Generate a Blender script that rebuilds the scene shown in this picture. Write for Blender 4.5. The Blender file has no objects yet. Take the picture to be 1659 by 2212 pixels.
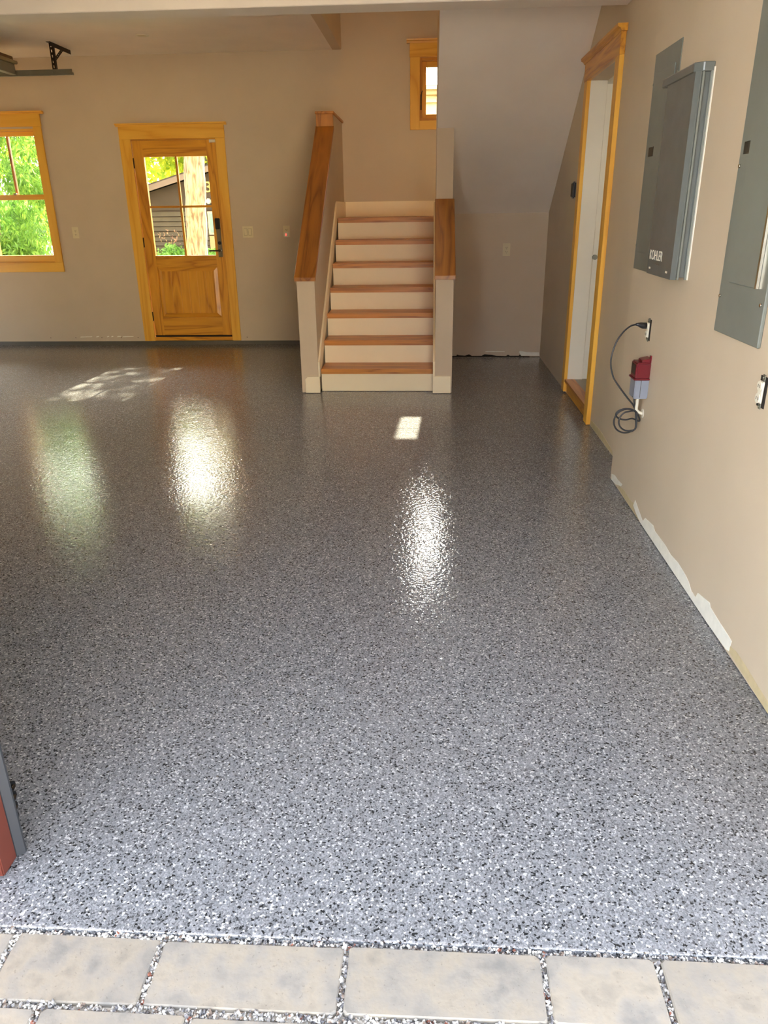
import bpy, bmesh, math, random
import numpy as np
from mathutils import Vector, Matrix
random.seed(7)
rng = np.random.default_rng(7)
S = bpy.context.scene
C = S.collection
PI = math.pi

# ------------------------------------------------------------------ camera
F_PX, PITCH, YAW, ROLL, EYE = 1617.5, math.radians(22.083), math.radians(3.522), math.radians(-0.786), 1.4358
fw = Vector((-math.sin(YAW)*math.cos(PITCH), math.cos(YAW)*math.cos(PITCH), -math.sin(PITCH)))
rt = Vector((math.cos(YAW), math.sin(YAW), 0)); up = rt.cross(fw)
r2 = rt*math.cos(ROLL) + up*math.sin(ROLL); u2 = -rt*math.sin(ROLL) + up*math.cos(ROLL)
cam = bpy.data.objects.new('camera', bpy.data.cameras.new('camera')); C.objects.link(cam)
cam.data.sensor_fit = 'VERTICAL'; cam.data.sensor_height = 36; cam.data.lens = F_PX*36/2212
cam.data.clip_start = .02; cam.data.clip_end = 200
M = Matrix((r2, u2, -fw)).transposed().to_4x4(); M.translation = (0, 0, EYE)
cam.matrix_world = M
S.camera = cam
# ------------------------------------------------------------------ sky, sun, exposure
W = bpy.data.worlds.new('sky'); S.world = W; W.use_nodes = True
bg = W.node_tree.nodes['Background']
sky = W.node_tree.nodes.new('ShaderNodeTexSky'); sky.sky_type = 'NISHITA'; sky.sun_disc = False
sky.sun_elevation = math.radians(35.3); sky.sun_rotation = math.radians(-2.5)
sky.air_density = 1.0; sky.dust_density = 7.0; sky.ozone_density = 1.0; sky.altitude = 100
sky_desat = W.node_tree.nodes.new('ShaderNodeHueSaturation'); sky_desat.inputs['Saturation'].default_value = .5   # sky colour desaturated to stand in for white balance
W.node_tree.links.new(sky.outputs[0], sky_desat.inputs['Color']); W.node_tree.links.new(sky_desat.outputs[0], bg.inputs[0]); bg.inputs[1].default_value = 2.15
sun = bpy.data.objects.new('sun', bpy.data.lights.new('sun', 'SUN')); C.objects.link(sun)
sun.data.energy = 34; sun.data.color = (1, .87, .64); sun.data.angle = math.radians(.6)
sun.rotation_euler = Vector((-.044, -1, -.708)).to_track_quat('-Z', 'Y').to_euler()
sun.location = (2, 25, 20)
S.view_settings.view_transform = 'Standard'; S.view_settings.look = 'None'
S.view_settings.gamma = 1; S.view_settings.exposure = .42; S.view_settings.use_curve_mapping = False
S.cycles.max_bounces = 10; S.cycles.diffuse_bounces = 6; S.cycles.glossy_bounces = 4; S.cycles.transparent_max_bounces = 16
S.cycles.caustics_reflective = False; S.cycles.caustics_refractive = False; S.cycles.sample_clamp_indirect = 8

# key planes of the place (metres; camera stands at x=0, y=0)
YB = 8.632; XF = 1.1425; XN = 1.0363; YN = 4.066; ZC = 2.911; XL = -6.6; YT = 1.122; XCE = -.896; ZTOP = 5.6

# ------------------------------------------------------------------ materials
def lin(c):
    return tuple(((v/255)/12.92 if v/255 <= .04045 else ((v/255+.055)/1.055)**2.4) for v in c) + (1,)
def mat(name):
    m = bpy.data.materials.new(name); m.use_nodes = True
    nt = m.node_tree; return m, nt, nt.nodes['Principled BSDF']
def node(nt, t, **kw):
    n = nt.nodes.new(t)
    for k, v in kw.items():
        if k in n.inputs: n.inputs[k].default_value = v
        else: setattr(n, k, v)
    return n
def ramp(nt, stops, interp='LINEAR'):
    r = nt.nodes.new('ShaderNodeValToRGB'); e = r.color_ramp.elements; r.color_ramp.interpolation = interp
    while len(e) < len(stops): e.new(.5)
    for i, (p, c) in enumerate(stops):
        e[i].position = p; e[i].color = c if len(c) == 4 else (*c, 1)
    return r
def bump(nt, bsdf, src, strength, dist):
    b = node(nt, 'ShaderNodeBump', Strength=strength, Distance=dist)
    nt.links.new(src, b.inputs['Height']); nt.links.new(b.outputs[0], bsdf.inputs['Normal']); return b
def paint(name, c, rough=.6, var=.03, scale=3, bmp=.08):
    m, nt, b = mat(name); L = nt.links.new
    tc = node(nt, 'ShaderNodeTexCoord'); n = node(nt, 'ShaderNodeTexNoise', Scale=scale, Detail=3)
    L(tc.outputs['Object'], n.inputs['Vector'])
    c0 = lin(c); r = ramp(nt, [(.3, tuple(v*(1-var) for v in c0[:3])), (.7, tuple(min(1, v*(1+var)) for v in c0[:3]))])
    L(n.outputs[0], r.inputs[0]); L(r.outputs[0], b.inputs['Base Color']); b.inputs['Roughness'].default_value = rough
    n2 = node(nt, 'ShaderNodeTexNoise', Scale=160, Detail=2); L(tc.outputs['Object'], n2.inputs['Vector'])
    bump(nt, b, n2.outputs[0], bmp, .002); return m
def plain(name, c, rough=.5, metal=0, emit=None):
    m, nt, b = mat(name); L = nt.links.new
    tc = node(nt, 'ShaderNodeTexCoord'); n = node(nt, 'ShaderNodeTexNoise', Scale=12, Detail=3)
    L(tc.outputs['Object'], n.inputs['Vector']); c0 = lin(c)
    r = ramp(nt, [(.3, tuple(v*.95 for v in c0[:3])), (.7, tuple(min(1, v*1.05) for v in c0[:3]))])
    L(n.outputs[0], r.inputs[0]); L(r.outputs[0], b.inputs['Base Color'])
    b.inputs['Roughness'].default_value = rough; b.inputs['Metallic'].default_value = metal
    if emit: b.inputs['Emission Color'].default_value = lin(emit[0]); b.inputs['Emission Strength'].default_value = emit[1]
    return m
def wood(name, light, dark, axis, rough=.35, dens=1.0, coat=.3, tilt=0):
    m, nt, b = mat(name); L = nt.links.new
    tc = node(nt, 'ShaderNodeTexCoord'); oi = node(nt, 'ShaderNodeObjectInfo')
    ad = node(nt, 'ShaderNodeVectorMath', operation='ADD'); sc = node(nt, 'ShaderNodeVectorMath', operation='SCALE')
    cb = node(nt, 'ShaderNodeCombineXYZ')
    for k in range(3): L(oi.outputs['Random'], cb.inputs[k])
    L(cb.outputs[0], sc.inputs[0]); sc.inputs['Scale'].default_value = 7.3
    rm = node(nt, 'ShaderNodeMapping'); rm.inputs['Rotation'].default_value = (-tilt, 0, 0)   # grain along a sloped board
    L(tc.outputs['Object'], rm.inputs[0]); L(rm.outputs[0], ad.inputs[0]); L(sc.outputs[0], ad.inputs[1])
    s = [9*dens]*3; s['XYZ'.index(axis)] = .8*dens
    mp = node(nt, 'ShaderNodeMapping'); mp.inputs['Scale'].default_value = s; L(ad.outputs[0], mp.inputs[0])
    n1 = node(nt, 'ShaderNodeTexNoise', Scale=1.0, Detail=2, Distortion=.6); L(mp.outputs[0], n1.inputs['Vector'])
    mu = node(nt, 'ShaderNodeMath', operation='MULTIPLY'); mu.inputs[1].default_value = 11; L(n1.outputs[0], mu.inputs[0])
    fr = node(nt, 'ShaderNodeMath', operation='PINGPONG'); fr.inputs[1].default_value = 1; L(mu.outputs[0], fr.inputs[0])
    mp2 = node(nt, 'ShaderNodeMapping'); s2 = [160]*3; s2['XYZ'.index(axis)] = 6; mp2.inputs['Scale'].default_value = s2; L(ad.outputs[0], mp2.inputs[0])
    n2 = node(nt, 'ShaderNodeTexNoise', Scale=1.0, Detail=2); L(mp2.outputs[0], n2.inputs['Vector'])
    mx = node(nt, 'ShaderNodeMath', operation='MULTIPLY_ADD'); mx.inputs[1].default_value = .45; L(n2.outputs[0], mx.inputs[0])
    sb = node(nt, 'ShaderNodeMath', operation='MULTIPLY'); sb.inputs[1].default_value = .75; L(fr.outputs[0], sb.inputs[0]); L(sb.outputs[0], mx.inputs[2])
    l0, d0 = lin(light), lin(dark)
    r = ramp(nt, [(.15, l0), (.75, tuple((a*.55+c*.45) for a, c in zip(l0, d0))), (1.0, d0)])
    L(mx.outputs[0], r.inputs[0]); L(r.outputs[0], b.inputs['Base Color'])
    b.inputs['Roughness'].default_value = rough; b.inputs['Coat Weight'].default_value = coat; b.inputs['Coat Roughness'].default_value = .2
    bump(nt, b, mx.outputs[0], .06, .002); return m
MT = {}
MT['wall'] = paint('beige_wall_paint', (201, 183, 157))
MT['ceiling'] = paint('white_ceiling_paint', (240, 231, 220))
MT['trim_white'] = paint('cream_stair_paint', (250, 236, 202), .4, .015, 4, .02)
MT['room_white'] = paint('white_room_paint', (232, 226, 210))
MT['plaster'] = paint('white_joint_compound', (240, 236, 222), .7, .05, 25, .25)
MT['paper'] = paint('scraped_drywall', (196, 178, 138), .8, .08, 30, .2)
MT['dark_gap'] = plain('dark_gap', (30, 22, 12), .9)
for ax in 'XYZ':
    MT['pine'+ax] = wood('golden_pine_'+ax.lower(), (240, 186, 72), (222, 158, 52), ax, .42, .4, .15)
    MT['fir'+ax] = wood('amber_fir_'+ax.lower(), (222, 158, 48), (176, 110, 24), ax, .4, .8, .2)
    MT['oak'+ax] = wood('brown_oak_'+ax.lower(), (204, 136, 54), (150, 90, 30), ax, .42, .7, .1)
MT['oakS'] = wood('brown_oak_sloped', (168, 106, 34), (120, 68, 15), 'Y', .42, .7, .1, math.radians(36.7))
MT['steel'] = plain('galvanised_steel', (150, 150, 138), .38, .85)
MT['dark_steel'] = plain('dark_perforated_steel', (52, 44, 32), .5, .7)
MT['panel_grey'] = plain('grey_panel_enamel', (112, 116, 108), .32)
MT['box_grey'] = plain('olive_grey_enamel', (92, 96, 92), .25)
MT['black'] = plain('black_plastic', (16, 16, 17), .35)
MT['cord'] = plain('black_cord_rubber', (38, 38, 40), .4)
MT['white_plastic'] = plain('white_plastic', (226, 220, 200), .35)
MT['ivory'] = plain('ivory_plastic', (216, 204, 168), .38)
MT['slot'] = plain('slot_shadow', (60, 52, 38), .7)
MT['red'] = plain('dark_red_plastic', (100, 8, 22), .3)
MT['device_grey'] = plain('blue_grey_plastic', (128, 133, 143), .4)
MT['chrome'] = plain('satin_nickel', (190, 184, 170), .18, 1)
MT['bronze'] = plain('dark_bronze', (70, 54, 34), .35, .7)
MT['rust'] = plain('jamb_rust_paint', (100, 47, 35), .5)
MT['rubber'] = plain('grey_rubber_seal', (54, 57, 62), .55)
MT['letter'] = plain('white_letters', (226, 222, 205), .5)
MT['red_light'] = plain('red_indicator', (255, 60, 50), .4, 0, ((255, 60, 50), 3.0))
MT['curb'] = plain('dark_coated_curb', (84, 80, 70), .5)
MT['door_tan'] = plain('tan_seal', (150, 132, 92), .6)
MT['door_brown'] = plain('brown_door_edge', (112, 82, 52), .6)
MT['door_grey'] = plain('grey_door_steel', (130, 124, 108), .5)
MT['grey_floor'] = plain('grey_hall_floor', (150, 142, 124), .5)

def mat_floor():
    m, nt, b = mat('flake_epoxy_floor'); L = nt.links.new
    tc = node(nt, 'ShaderNodeTexCoord')
    nz = node(nt, 'ShaderNodeTexNoise', Scale=300, Detail=1); L(tc.outputs['Object'], nz.inputs['Vector'])
    ad = node(nt, 'ShaderNodeVectorMath', operation='MULTIPLY_ADD'); ad.inputs[1].default_value = (.004, .004, .004)
    L(nz.outputs['Color'], ad.inputs[0]); L(tc.outputs['Object'], ad.inputs[2])
    g = lambda v, t=(1, 1.015, 1.03): (v*t[0]*FL, v*t[1]*FL, v*t[2]*FL)
    FL = .66
    def chips(scale, stops, ch):
        v = node(nt, 'ShaderNodeTexVoronoi', Scale=scale); L(ad.outputs[0], v.inputs['Vector'])
        s_ = node(nt, 'ShaderNodeSeparateColor'); L(v.outputs['Color'], s_.inputs[0])
        r = ramp(nt, stops, 'CONSTANT'); L(s_.outputs[ch], r.inputs[0]); return r
    fine = chips(320, [(0, g(.14)), (.15, g(.24)), (.4, g(.3)), (.65, g(.38)), (.88, g(.52, (1, 1, .98)))], 1)
    big = chips(225, [(0, g(.03)), (.07, g(.12)), (.14, g(.26)), (.5, g(.34)), (.86, g(.5)), (.93, g(.75, (1, .99, .95)))], 0)
    msk = chips(225, [(0, (1, 1, 1)), (.14, (.3, .3, .3)), (.86, (.5, .5, .5)), (.93, (1, 1, 1))], 0)
    mx = node(nt, 'ShaderNodeMix', data_type='RGBA'); L(msk.outputs[0], mx.inputs[0])
    L(fine.outputs[0], mx.inputs[6]); L(big.outputs[0], mx.inputs[7]); L(mx.outputs[2], b.inputs['Base Color'])
    b.inputs['Roughness'].default_value = .4; b.inputs['Specular IOR Level'].default_value = .0
    b.inputs['Coat Weight'].default_value = .92; b.inputs['Coat Roughness'].default_value = .035; b.inputs['Coat IOR'].default_value = 1.5
    n1 = node(nt, 'ShaderNodeTexNoise', Scale=62, Detail=2.5); L(tc.outputs['Object'], n1.inputs['Vector'])
    bp = node(nt, 'ShaderNodeBump', Strength=.42, Distance=.0035); L(n1.outputs[0], bp.inputs['Height'])
    L(bp.outputs[0], b.inputs['Normal']); L(bp.outputs[0], b.inputs['Coat Normal'])
    return m
MT['floor'] = mat_floor()
def mat_glass():
    m = bpy.data.materials.new('window_glass'); m.use_nodes = True; nt = m.node_tree; nt.nodes.clear(); L = nt.links.new
    o = node(nt, 'ShaderNodeOutputMaterial'); t = node(nt, 'ShaderNodeBsdfTransparent'); t.inputs[0].default_value = (.96, .98, .97, 1)
    g = node(nt, 'ShaderNodeBsdfGlossy', Roughness=.02); f = node(nt, 'ShaderNodeFresnel', IOR=1.45); mx = node(nt, 'ShaderNodeMixShader')
    L(f.outputs[0], mx.inputs[0]); L(t.outputs[0], mx.inputs[1]); L(g.outputs[0], mx.inputs[2]); L(mx.outputs[0], o.inputs[0]); return m
MT['glass'] = mat_glass()
def mat_leaf(name, c1, c2, c3):
    m, nt, b = mat(name); L = nt.links.new
    tc = node(nt, 'ShaderNodeTexCoord'); n = node(nt, 'ShaderNodeTexNoise', Scale=5, Detail=4); L(tc.outputs['Object'], n.inputs['Vector'])
    r = ramp(nt, [(.3, lin(c1)), (.5, lin(c2)), (.68, lin(c3))]); L(n.outputs[0], r.inputs[0])
    L(r.outputs[0], b.inputs['Base Color']); b.inputs['Roughness'].default_value = .5
    t = node(nt, 'ShaderNodeBsdfTranslucent'); L(r.outputs[0], t.inputs[0])
    mx = node(nt, 'ShaderNodeMixShader'); mx.inputs[0].default_value = .55; o = nt.nodes['Material Output']
    L(b.outputs[0], mx.inputs[1]); L(t.outputs[0], mx.inputs[2]); L(mx.outputs[0], o.inputs[0]); return m
MT['leaf_green'] = mat_leaf('green_leaf', (70, 110, 40), (110, 150, 60), (160, 190, 80))
MT['leaf_yellow'] = mat_leaf('yellow_green_leaf', (120, 150, 40), (175, 185, 60), (225, 205, 70))
MT['leaf_shrub'] = mat_leaf('fresh_shrub_leaf', (90, 140, 50), (130, 175, 80), (170, 205, 110))
MT['leaf_copper'] = mat_leaf('copper_leaf', (96, 56, 34), (128, 80, 46), (150, 100, 56))  # brown picked to keep green bounce light off the alcove
MT['leaf_flower'] = mat_leaf('pink_flower_head', (170, 110, 90), (200, 140, 110), (190, 160, 110))
def mat_bark(name, c1, c2):
    m, nt, b = mat(name); L = nt.links.new
    tc = node(nt, 'ShaderNodeTexCoord'); mp = node(nt, 'ShaderNodeMapping'); mp.inputs['Scale'].default_value = (26, 26, 5); L(tc.outputs['Object'], mp.inputs[0])
    n = node(nt, 'ShaderNodeTexNoise', Scale=1, Detail=5, Distortion=.8); L(mp.outputs[0], n.inputs['Vector'])
    r = ramp(nt, [(.35, lin(c1)), (.6, lin(c2))]); L(n.outputs[0], r.inputs[0]); L(r.outputs[0], b.inputs['Base Color']); b.inputs['Roughness'].default_value = .9
    bump(nt, b, n.outputs[0], .9, .03); return m
MT['bark'] = mat_bark('grey_brown_bark', (84, 70, 56), (156, 138, 116))
MT['siding'] = paint('brown_house_siding', (78, 68, 56), .8, .15, 6, .2)
MT['gable'] = paint('brown_gable_board', (62, 50, 43), .8, .12, 5, .2)
MT['fascia'] = paint('grey_brown_fascia', (112, 94, 84), .7, .08, 6, .1)
MT['cream'] = paint('cream_stucco', (206, 188, 152), .8, .05, 3, .1)
MT['beige_beam'] = paint('beige_band', (168, 140, 100), .7, .06, 5, .1)
MT['bounce_cool'] = paint('bounce_render_cool', (198, 216, 242), .8, .03, 2, .1)  # blue tint picked to cool the light bounced into the garage
MT['bounce_warm'] = paint('bounce_render_warm', (206, 200, 188), .8, .03, 2, .1)  # facade tone set by the light it bounces onto the back wall
MT['gold'] = plain('gold_numeral', (225, 195, 95), .4)
MT['teal'] = plain('teal_window', (90, 120, 118), .2)
def mat_ground(name, c1, c2, scale):
    m, nt, b = mat(name); L = nt.links.new
    tc = node(nt, 'ShaderNodeTexCoord'); n = node(nt, 'ShaderNodeTexNoise', Scale=scale, Detail=6); L(tc.outputs['Object'], n.inputs['Vector'])
    r = ramp(nt, [(.35, lin(c1)), (.65, lin(c2))]); L(n.outputs[0], r.inputs[0]); L(r.outputs[0], b.inputs['Base Color']); b.inputs['Roughness'].default_value = .9
    bump(nt, b, n.outputs[0], .4, .02); return m
MT['ground'] = mat_ground('garden_ground', (150, 138, 108), (120, 132, 80), 3)
MT['bed'] = mat_ground('gravel_bed', (186, 177, 162), (224, 215, 199), 120)
MT['sand'] = mat_ground('warm_sand_gravel', (140, 114, 80), (160, 134, 98), 60)
def mat_paver():
    m, nt, b = mat('stone_paver'); L = nt.links.new
    tc = node(nt, 'ShaderNodeTexCoord'); oi = node(nt, 'ShaderNodeObjectInfo')
    n = node(nt, 'ShaderNodeTexNoise', Scale=15, Detail=7, noise_dimensions='4D'); L(tc.outputs['Object'], n.inputs['Vector'])
    mw = node(nt, 'ShaderNodeMath', operation='MULTIPLY'); mw.inputs[1].default_value = 30; L(oi.outputs['Random'], mw.inputs[0]); L(mw.outputs[0], n.inputs['W'])
    r = ramp(nt, [(.3, lin((124, 120, 112))), (.45, lin((144, 137, 125))), (.57, lin((152, 142, 125))), (.68, lin((136, 128, 114)))])
    L(n.outputs[0], r.inputs[0])
    n2 = node(nt, 'ShaderNodeTexNoise', Scale=140, Detail=3); L(tc.outputs['Object'], n2.inputs['Vector'])
    r2_ = ramp(nt, [(.28, (.6, .58, .55)), (.36, (1, 1, 1))]); L(n2.outputs[0], r2_.inputs[0])
    hs = node(nt, 'ShaderNodeHueSaturation'); mr = node(nt, 'ShaderNodeMapRange'); mr.inputs[3].default_value = .9; mr.inputs[4].default_value = 1.05
    L(oi.outputs['Random'], mr.inputs[0]); L(mr.outputs[0], hs.inputs['Value']); L(r.outputs[0], hs.inputs['Color'])
    mx = node(nt, 'ShaderNodeMix', data_type='RGBA', blend_type='MULTIPLY'); mx.inputs[0].default_value = .6
    L(hs.outputs[0], mx.inputs[6]); L(r2_.outputs[0], mx.inputs[7]); L(mx.outputs[2], b.inputs['Base Color']); b.inputs['Roughness'].default_value = .75
    n3 = node(nt, 'ShaderNodeTexNoise', Scale=40, Detail=5); L(tc.outputs['Object'], n3.inputs['Vector']); bump(nt, b, n3.outputs[0], .25, .006); return m
MT['paver'] = mat_paver()
def mat_gravel():
    m, nt, b = mat('joint_gravel'); L = nt.links.new
    tc = node(nt, 'ShaderNodeTexCoord'); v = node(nt, 'ShaderNodeTexVoronoi', Scale=110); L(tc.outputs['Object'], v.inputs['Vector'])
    s = node(nt, 'ShaderNodeSeparateColor'); L(v.outputs['Color'], s.inputs[0])
    r = ramp(nt, [(0, lin((110, 108, 108))), (.2, lin((150, 146, 140))), (.45, lin((184, 180, 170))), (.7, lin((212, 208, 198))), (.9, lin((128, 112, 98))), (.975, lin((124, 76, 58)))], 'CONSTANT')
    L(s.outputs[0], r.inputs[0]); L(r.outputs[0], b.inputs['Base Color']); b.inputs['Roughness'].default_value = .7; return m
MT['gravel'] = mat_gravel()

# ------------------------------------------------------------------ builders
def link(name, me, m, parent=None):
    o = bpy.data.objects.new(name, me); C.objects.link(o)
    if m is not None and not me.materials: me.materials.append(MT[m] if isinstance(m, str) else m)
    if parent is not None:
        o.parent = parent
        wl = WL[parent.name]; o.location = (0, 0, 0)
        if wl.length > 0:
            me.transform(Matrix.Translation(-wl))
        WL[o.name] = wl
    else:
        WL[o.name] = Vector((0, 0, 0))
    return o
WL = {}   # world position of every object's origin, so that children are built in world coordinates
def root(name, label, cat, loc=(0, 0, 0), group=None, kind=None):
    o = bpy.data.objects.new(name, None); C.objects.link(o); o.location = loc; o.empty_display_size = .1
    WL[o.name] = Vector(loc); return tag(o, label, cat, group, kind)
def tag(o, label, cat, group=None, kind=None):
    o['label'] = label; o['category'] = cat
    if group: o['group'] = group
    if kind: o['kind'] = kind
    return o
def finish(bm, name, m, parent, bev=0, seg=1, smooth=False):
    bmesh.ops.remove_doubles(bm, verts=bm.verts, dist=1e-6)
    bmesh.ops.recalc_face_normals(bm, faces=bm.faces)
    if bev: bmesh.ops.bevel(bm, geom=list(bm.edges), offset=bev, segments=seg, affect='EDGES', clamp_overlap=True)
    me = bpy.data.meshes.new(name); bm.to_mesh(me); bm.free()
    if smooth: me.shade_smooth()
    return link(name, me, m, parent)
def add_box(bm, a, b):
    v = [bm.verts.new((x, y, z)) for x in (a[0], b[0]) for y in (a[1], b[1]) for z in (a[2], b[2])]
    for f in ((0, 1, 3, 2), (4, 6, 7, 5), (0, 4, 5, 1), (2, 3, 7, 6), (0, 2, 6, 4), (1, 5, 7, 3)): bm.faces.new([v[i] for i in f])
def box(name, a, b, m, parent=None, bev=0, seg=1):
    bm = bmesh.new(); add_box(bm, a, b); return finish(bm, name, m, parent, bev, seg)
def prism(name, poly, axis, lo, hi, m, parent=None, bev=0):
    """poly: 2-D outline in the plane across AXIS (x: (y,z), y: (x,z), z: (x,y)), extruded lo..hi"""
    def P(u, v, w): return {'x': (w, u, v), 'y': (u, w, v), 'z': (u, v, w)}[axis]
    bm = bmesh.new()
    A = [bm.verts.new(P(u, v, lo)) for u, v in poly]; B = [bm.verts.new(P(u, v, hi)) for u, v in poly]
    bm.faces.new(A); bm.faces.new(B[::-1]); n = len(poly)
    for i in range(n): bm.faces.new((A[i], A[(i+1) % n], B[(i+1) % n], B[i]))
    return finish(bm, name, m, parent, bev)
def cyl(name, p0, p1, r, m, parent=None, n=16, r1=None, smooth=True, bev=0):
    p0, p1 = Vector(p0), Vector(p1); d = (p1-p0).normalized(); q = d.to_track_quat('Z', 'Y')
    bm = bmesh.new(); R = [[], []]
    for k, (p, rr) in enumerate(((p0, r), (p1, r if r1 is None else r1))):
        for i in range(n): R[k].append(bm.verts.new(p + q @ Vector((rr*math.cos(2*PI*i/n), rr*math.sin(2*PI*i/n), 0))))
    bm.faces.new(R[0][::-1]); bm.faces.new(R[1])
    for i in range(n): bm.faces.new((R[0][i], R[0][(i+1) % n], R[1][(i+1) % n], R[1][i]))
    o = finish(bm, name, m, parent)
    if smooth:
        for f in o.data.polygons: f.use_smooth = len(f.vertices) == 4
    return o
def tube(name, pts, r, m, parent=None, n=8):
    pts = [Vector(p) for p in pts]; bm = bmesh.new(); rings = []
    nrm = None
    for i, p in enumerate(pts):
        t = (pts[min(i+1, len(pts)-1)] - pts[max(i-1, 0)]).normalized()
        if nrm is None: nrm = t.orthogonal().normalized()
        nrm = (nrm - t*nrm.dot(t)).normalized(); bn = t.cross(nrm)
        rr = r[i] if isinstance(r, (list, tuple)) else r
        rings.append([bm.verts.new(p + (nrm*math.cos(2*PI*k/n) + bn*math.sin(2*PI*k/n))*rr) for k in range(n)])
    for a, b in zip(rings, rings[1:]):
        for k in range(n): bm.faces.new((a[k], a[(k+1) % n], b[(k+1) % n], b[k]))
    bm.faces.new(rings[0][::-1]); bm.faces.new(rings[-1])
    return finish(bm, name, m, parent, smooth=True)
def smooth_path(pts, k=6):
    pts = [Vector(p) for p in pts]; P = [pts[0]] + pts + [pts[-1]]; out = []
    for i in range(1, len(P)-2):
        a, b, c, d = P[i-1:i+3]
        for j in range(k):
            t = j/k
            out.append(.5*((2*b) + (c-a)*t + (2*a-5*b+4*c-d)*t*t + (3*b-a-3*c+d)*t**3))
    return out + [pts[-1]]
def slabwall(name, axis, at, thick, ur, vr, holes, m, label, cat='wall', kind='structure'):
    """wall with openings. axis 'y': u=x, front face y=at, back y=at+thick; axis 'x': u=y"""
    us = sorted({*ur, *[h[0] for h in holes], *[h[1] for h in holes]}); vs = sorted({*vr, *[h[2] for h in holes], *[h[3] for h in holes]})
    def solid(i, j):
        if i < 0 or j < 0 or i >= len(us)-1 or j >= len(vs)-1: return False
        u, v = (us[i]+us[i+1])/2, (vs[j]+vs[j+1])/2
        return not any(h[0] < u < h[1] and h[2] < v < h[3] for h in holes)
    def P(u, v, w): return (u, w, v) if axis == 'y' else (w, u, v)
    bm = bmesh.new(); a, b = at, at+thick
    def q(*p): bm.faces.new([bm.verts.new(P(*x)) for x in p])
    for i in range(len(us)-1):
        for j in range(len(vs)-1):
            if not solid(i, j): continue
            u0, u1, v0, v1 = us[i], us[i+1], vs[j], vs[j+1]
            q((u0, v0, a), (u1, v0, a), (u1, v1, a), (u0, v1, a)); q((u0, v0, b), (u0, v1, b), (u1, v1, b), (u1, v0, b))
            if not solid(i-1, j): q((u0, v0, a), (u0, v1, a), (u0, v1, b), (u0, v0, b))
            if not solid(i+1, j): q((u1, v0, a), (u1, v0, b), (u1, v1, b), (u1, v1, a))
            if not solid(i, j-1): q((u0, v0, a), (u0, v0, b), (u1, v0, b), (u1, v0, a))
            if not solid(i, j+1): q((u0, v1, a), (u1, v1, a), (u1, v1, b), (u0, v1, b))
    return tag(finish(bm, name, m, None), label, cat, kind=kind)

# ------------------------------------------------------------------ setting
g = .0025; yj = 5.083
fl = prism('floor', [(YT, -.14), (YT, -.003), (YT+.0015, -.0008), (YT+.004, 0), (yj-g, 0), (yj-g*.8, -.006), (yj+g*.8, -.006), (yj+g, 0), (YB+.02, 0), (YB+.02, -.14)], 'x', XL, XF+.15, 'floor')
tag(fl, 'glossy grey flake epoxy garage floor with a saw-cut joint', 'floor', kind='structure')
DOOR1 = (-3.165, -2.24, .042, 2.142); WIN1 = (-4.886, -4.184, .918, 2.262); WIN2 = (-.111, .435, 2.262, 2.824)
slabwall('wall_back', 'y', YB, .15, (XL-.15, XF+.2), (.046, ZTOP), [DOOR1, WIN1, WIN2], 'wall', 'beige back wall with the glazed door and windows')
cb = box('baseboard_back', (XL, YB-.006, 0), (-1.055, YB+.15, .042), 'curb'); tag(cb, 'dark coated concrete curb at the foot of the back wall', 'curb', kind='structure')
DOOR2 = (5.288, 6.197, 0, 2.262)
slabwall('wall_right', 'x', XF, .12, (YN-.02, YB+.15), (0, ZTOP), [DOOR2], 'wall', 'beige right wall with the pine-cased doorway beside the stairs')
wn = box('wall_right_front', (XN, 1.30, .004), (XF+.12, YN, ZTOP), 'wall'); tag(wn, 'stepped-out beige right wall carrying the electrical panels', 'wall', kind='structure')
slabwall('wall_left', 'x', XL-.15, .15, (1.27, YB+.15), (0, ZTOP), [(5.5, 8.0, 0, 2.3)], 'wall', 'left garage wall with a wide open door opening')
slabwall('wall_front', 'y', 1.27, .12, (XL-.15, XF+.12), (0, ZTOP), [(-1.12, 1.0, 0, 2.35)], 'wall', 'front garage wall around the open vehicle doorway')
slabwall_c = [('ceiling', (XL, 5.23, ZC), (XCE-.09, YB, ZC+.2), 'white ceiling of the rear garage bay'), ('ceiling_front', (XL, 1.39, ZC), (XF, 5.03, ZC+.2), 'white ceiling of the front garage bay'),
              ('ceiling_upper', (XCE-.09, 5.23, 5.4), (XF, YB, 5.5), 'white ceiling over the stairwell')]
for n, a, b, l in slabwall_c: tag(box(n, a, b, 'ceiling'), l, 'ceiling', kind='structure')
rf = box('roof', (XL-.5, 1.0, ZTOP), (XF+.6, YB+.3, ZTOP+.2), 'fascia'); tag(rf, 'flat house roof above the garage', 'roof', kind='structure')
for n_, a_, b_, l_ in (('added_eave_left', (XL-4.6, 3.6, 2.55), (XL-.15, YB+.3, 2.65), 'added unseen eave cutting sky light at the open side doorway'), ('added_eave_front', (-2.2, .45, 2.5), (1.8, 1.27, 2.6), 'added unseen eave cutting sky light at the front vehicle doorway')):  # unseen slabs added to cut sky light at both doorways
    tag(box(n_, a_, b_, 'fascia'), l_, 'added eave', kind='structure')
hd = box('trim_beam', (XL, 5.03, 2.515), (XF, 5.23, ZC+.2), 'ceiling', bev=.004); tag(hd, 'white dropped beam crossing the garage ceiling', 'beam', kind='structure')
sw = box('wall_stairwell_left', (XCE-.09, 5.23, ZC), (XCE, YB, 5.4), 'wall'); tag(sw, 'beige stairwell side wall rising above the ceiling edge', 'wall', kind='structure')
sf = box('wall_stairwell_front', (XCE, 5.23, ZC+.0), (XF, 5.33, 5.4), 'wall'); tag(sf, 'beige stairwell wall above the beam', 'wall', kind='structure')
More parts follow.
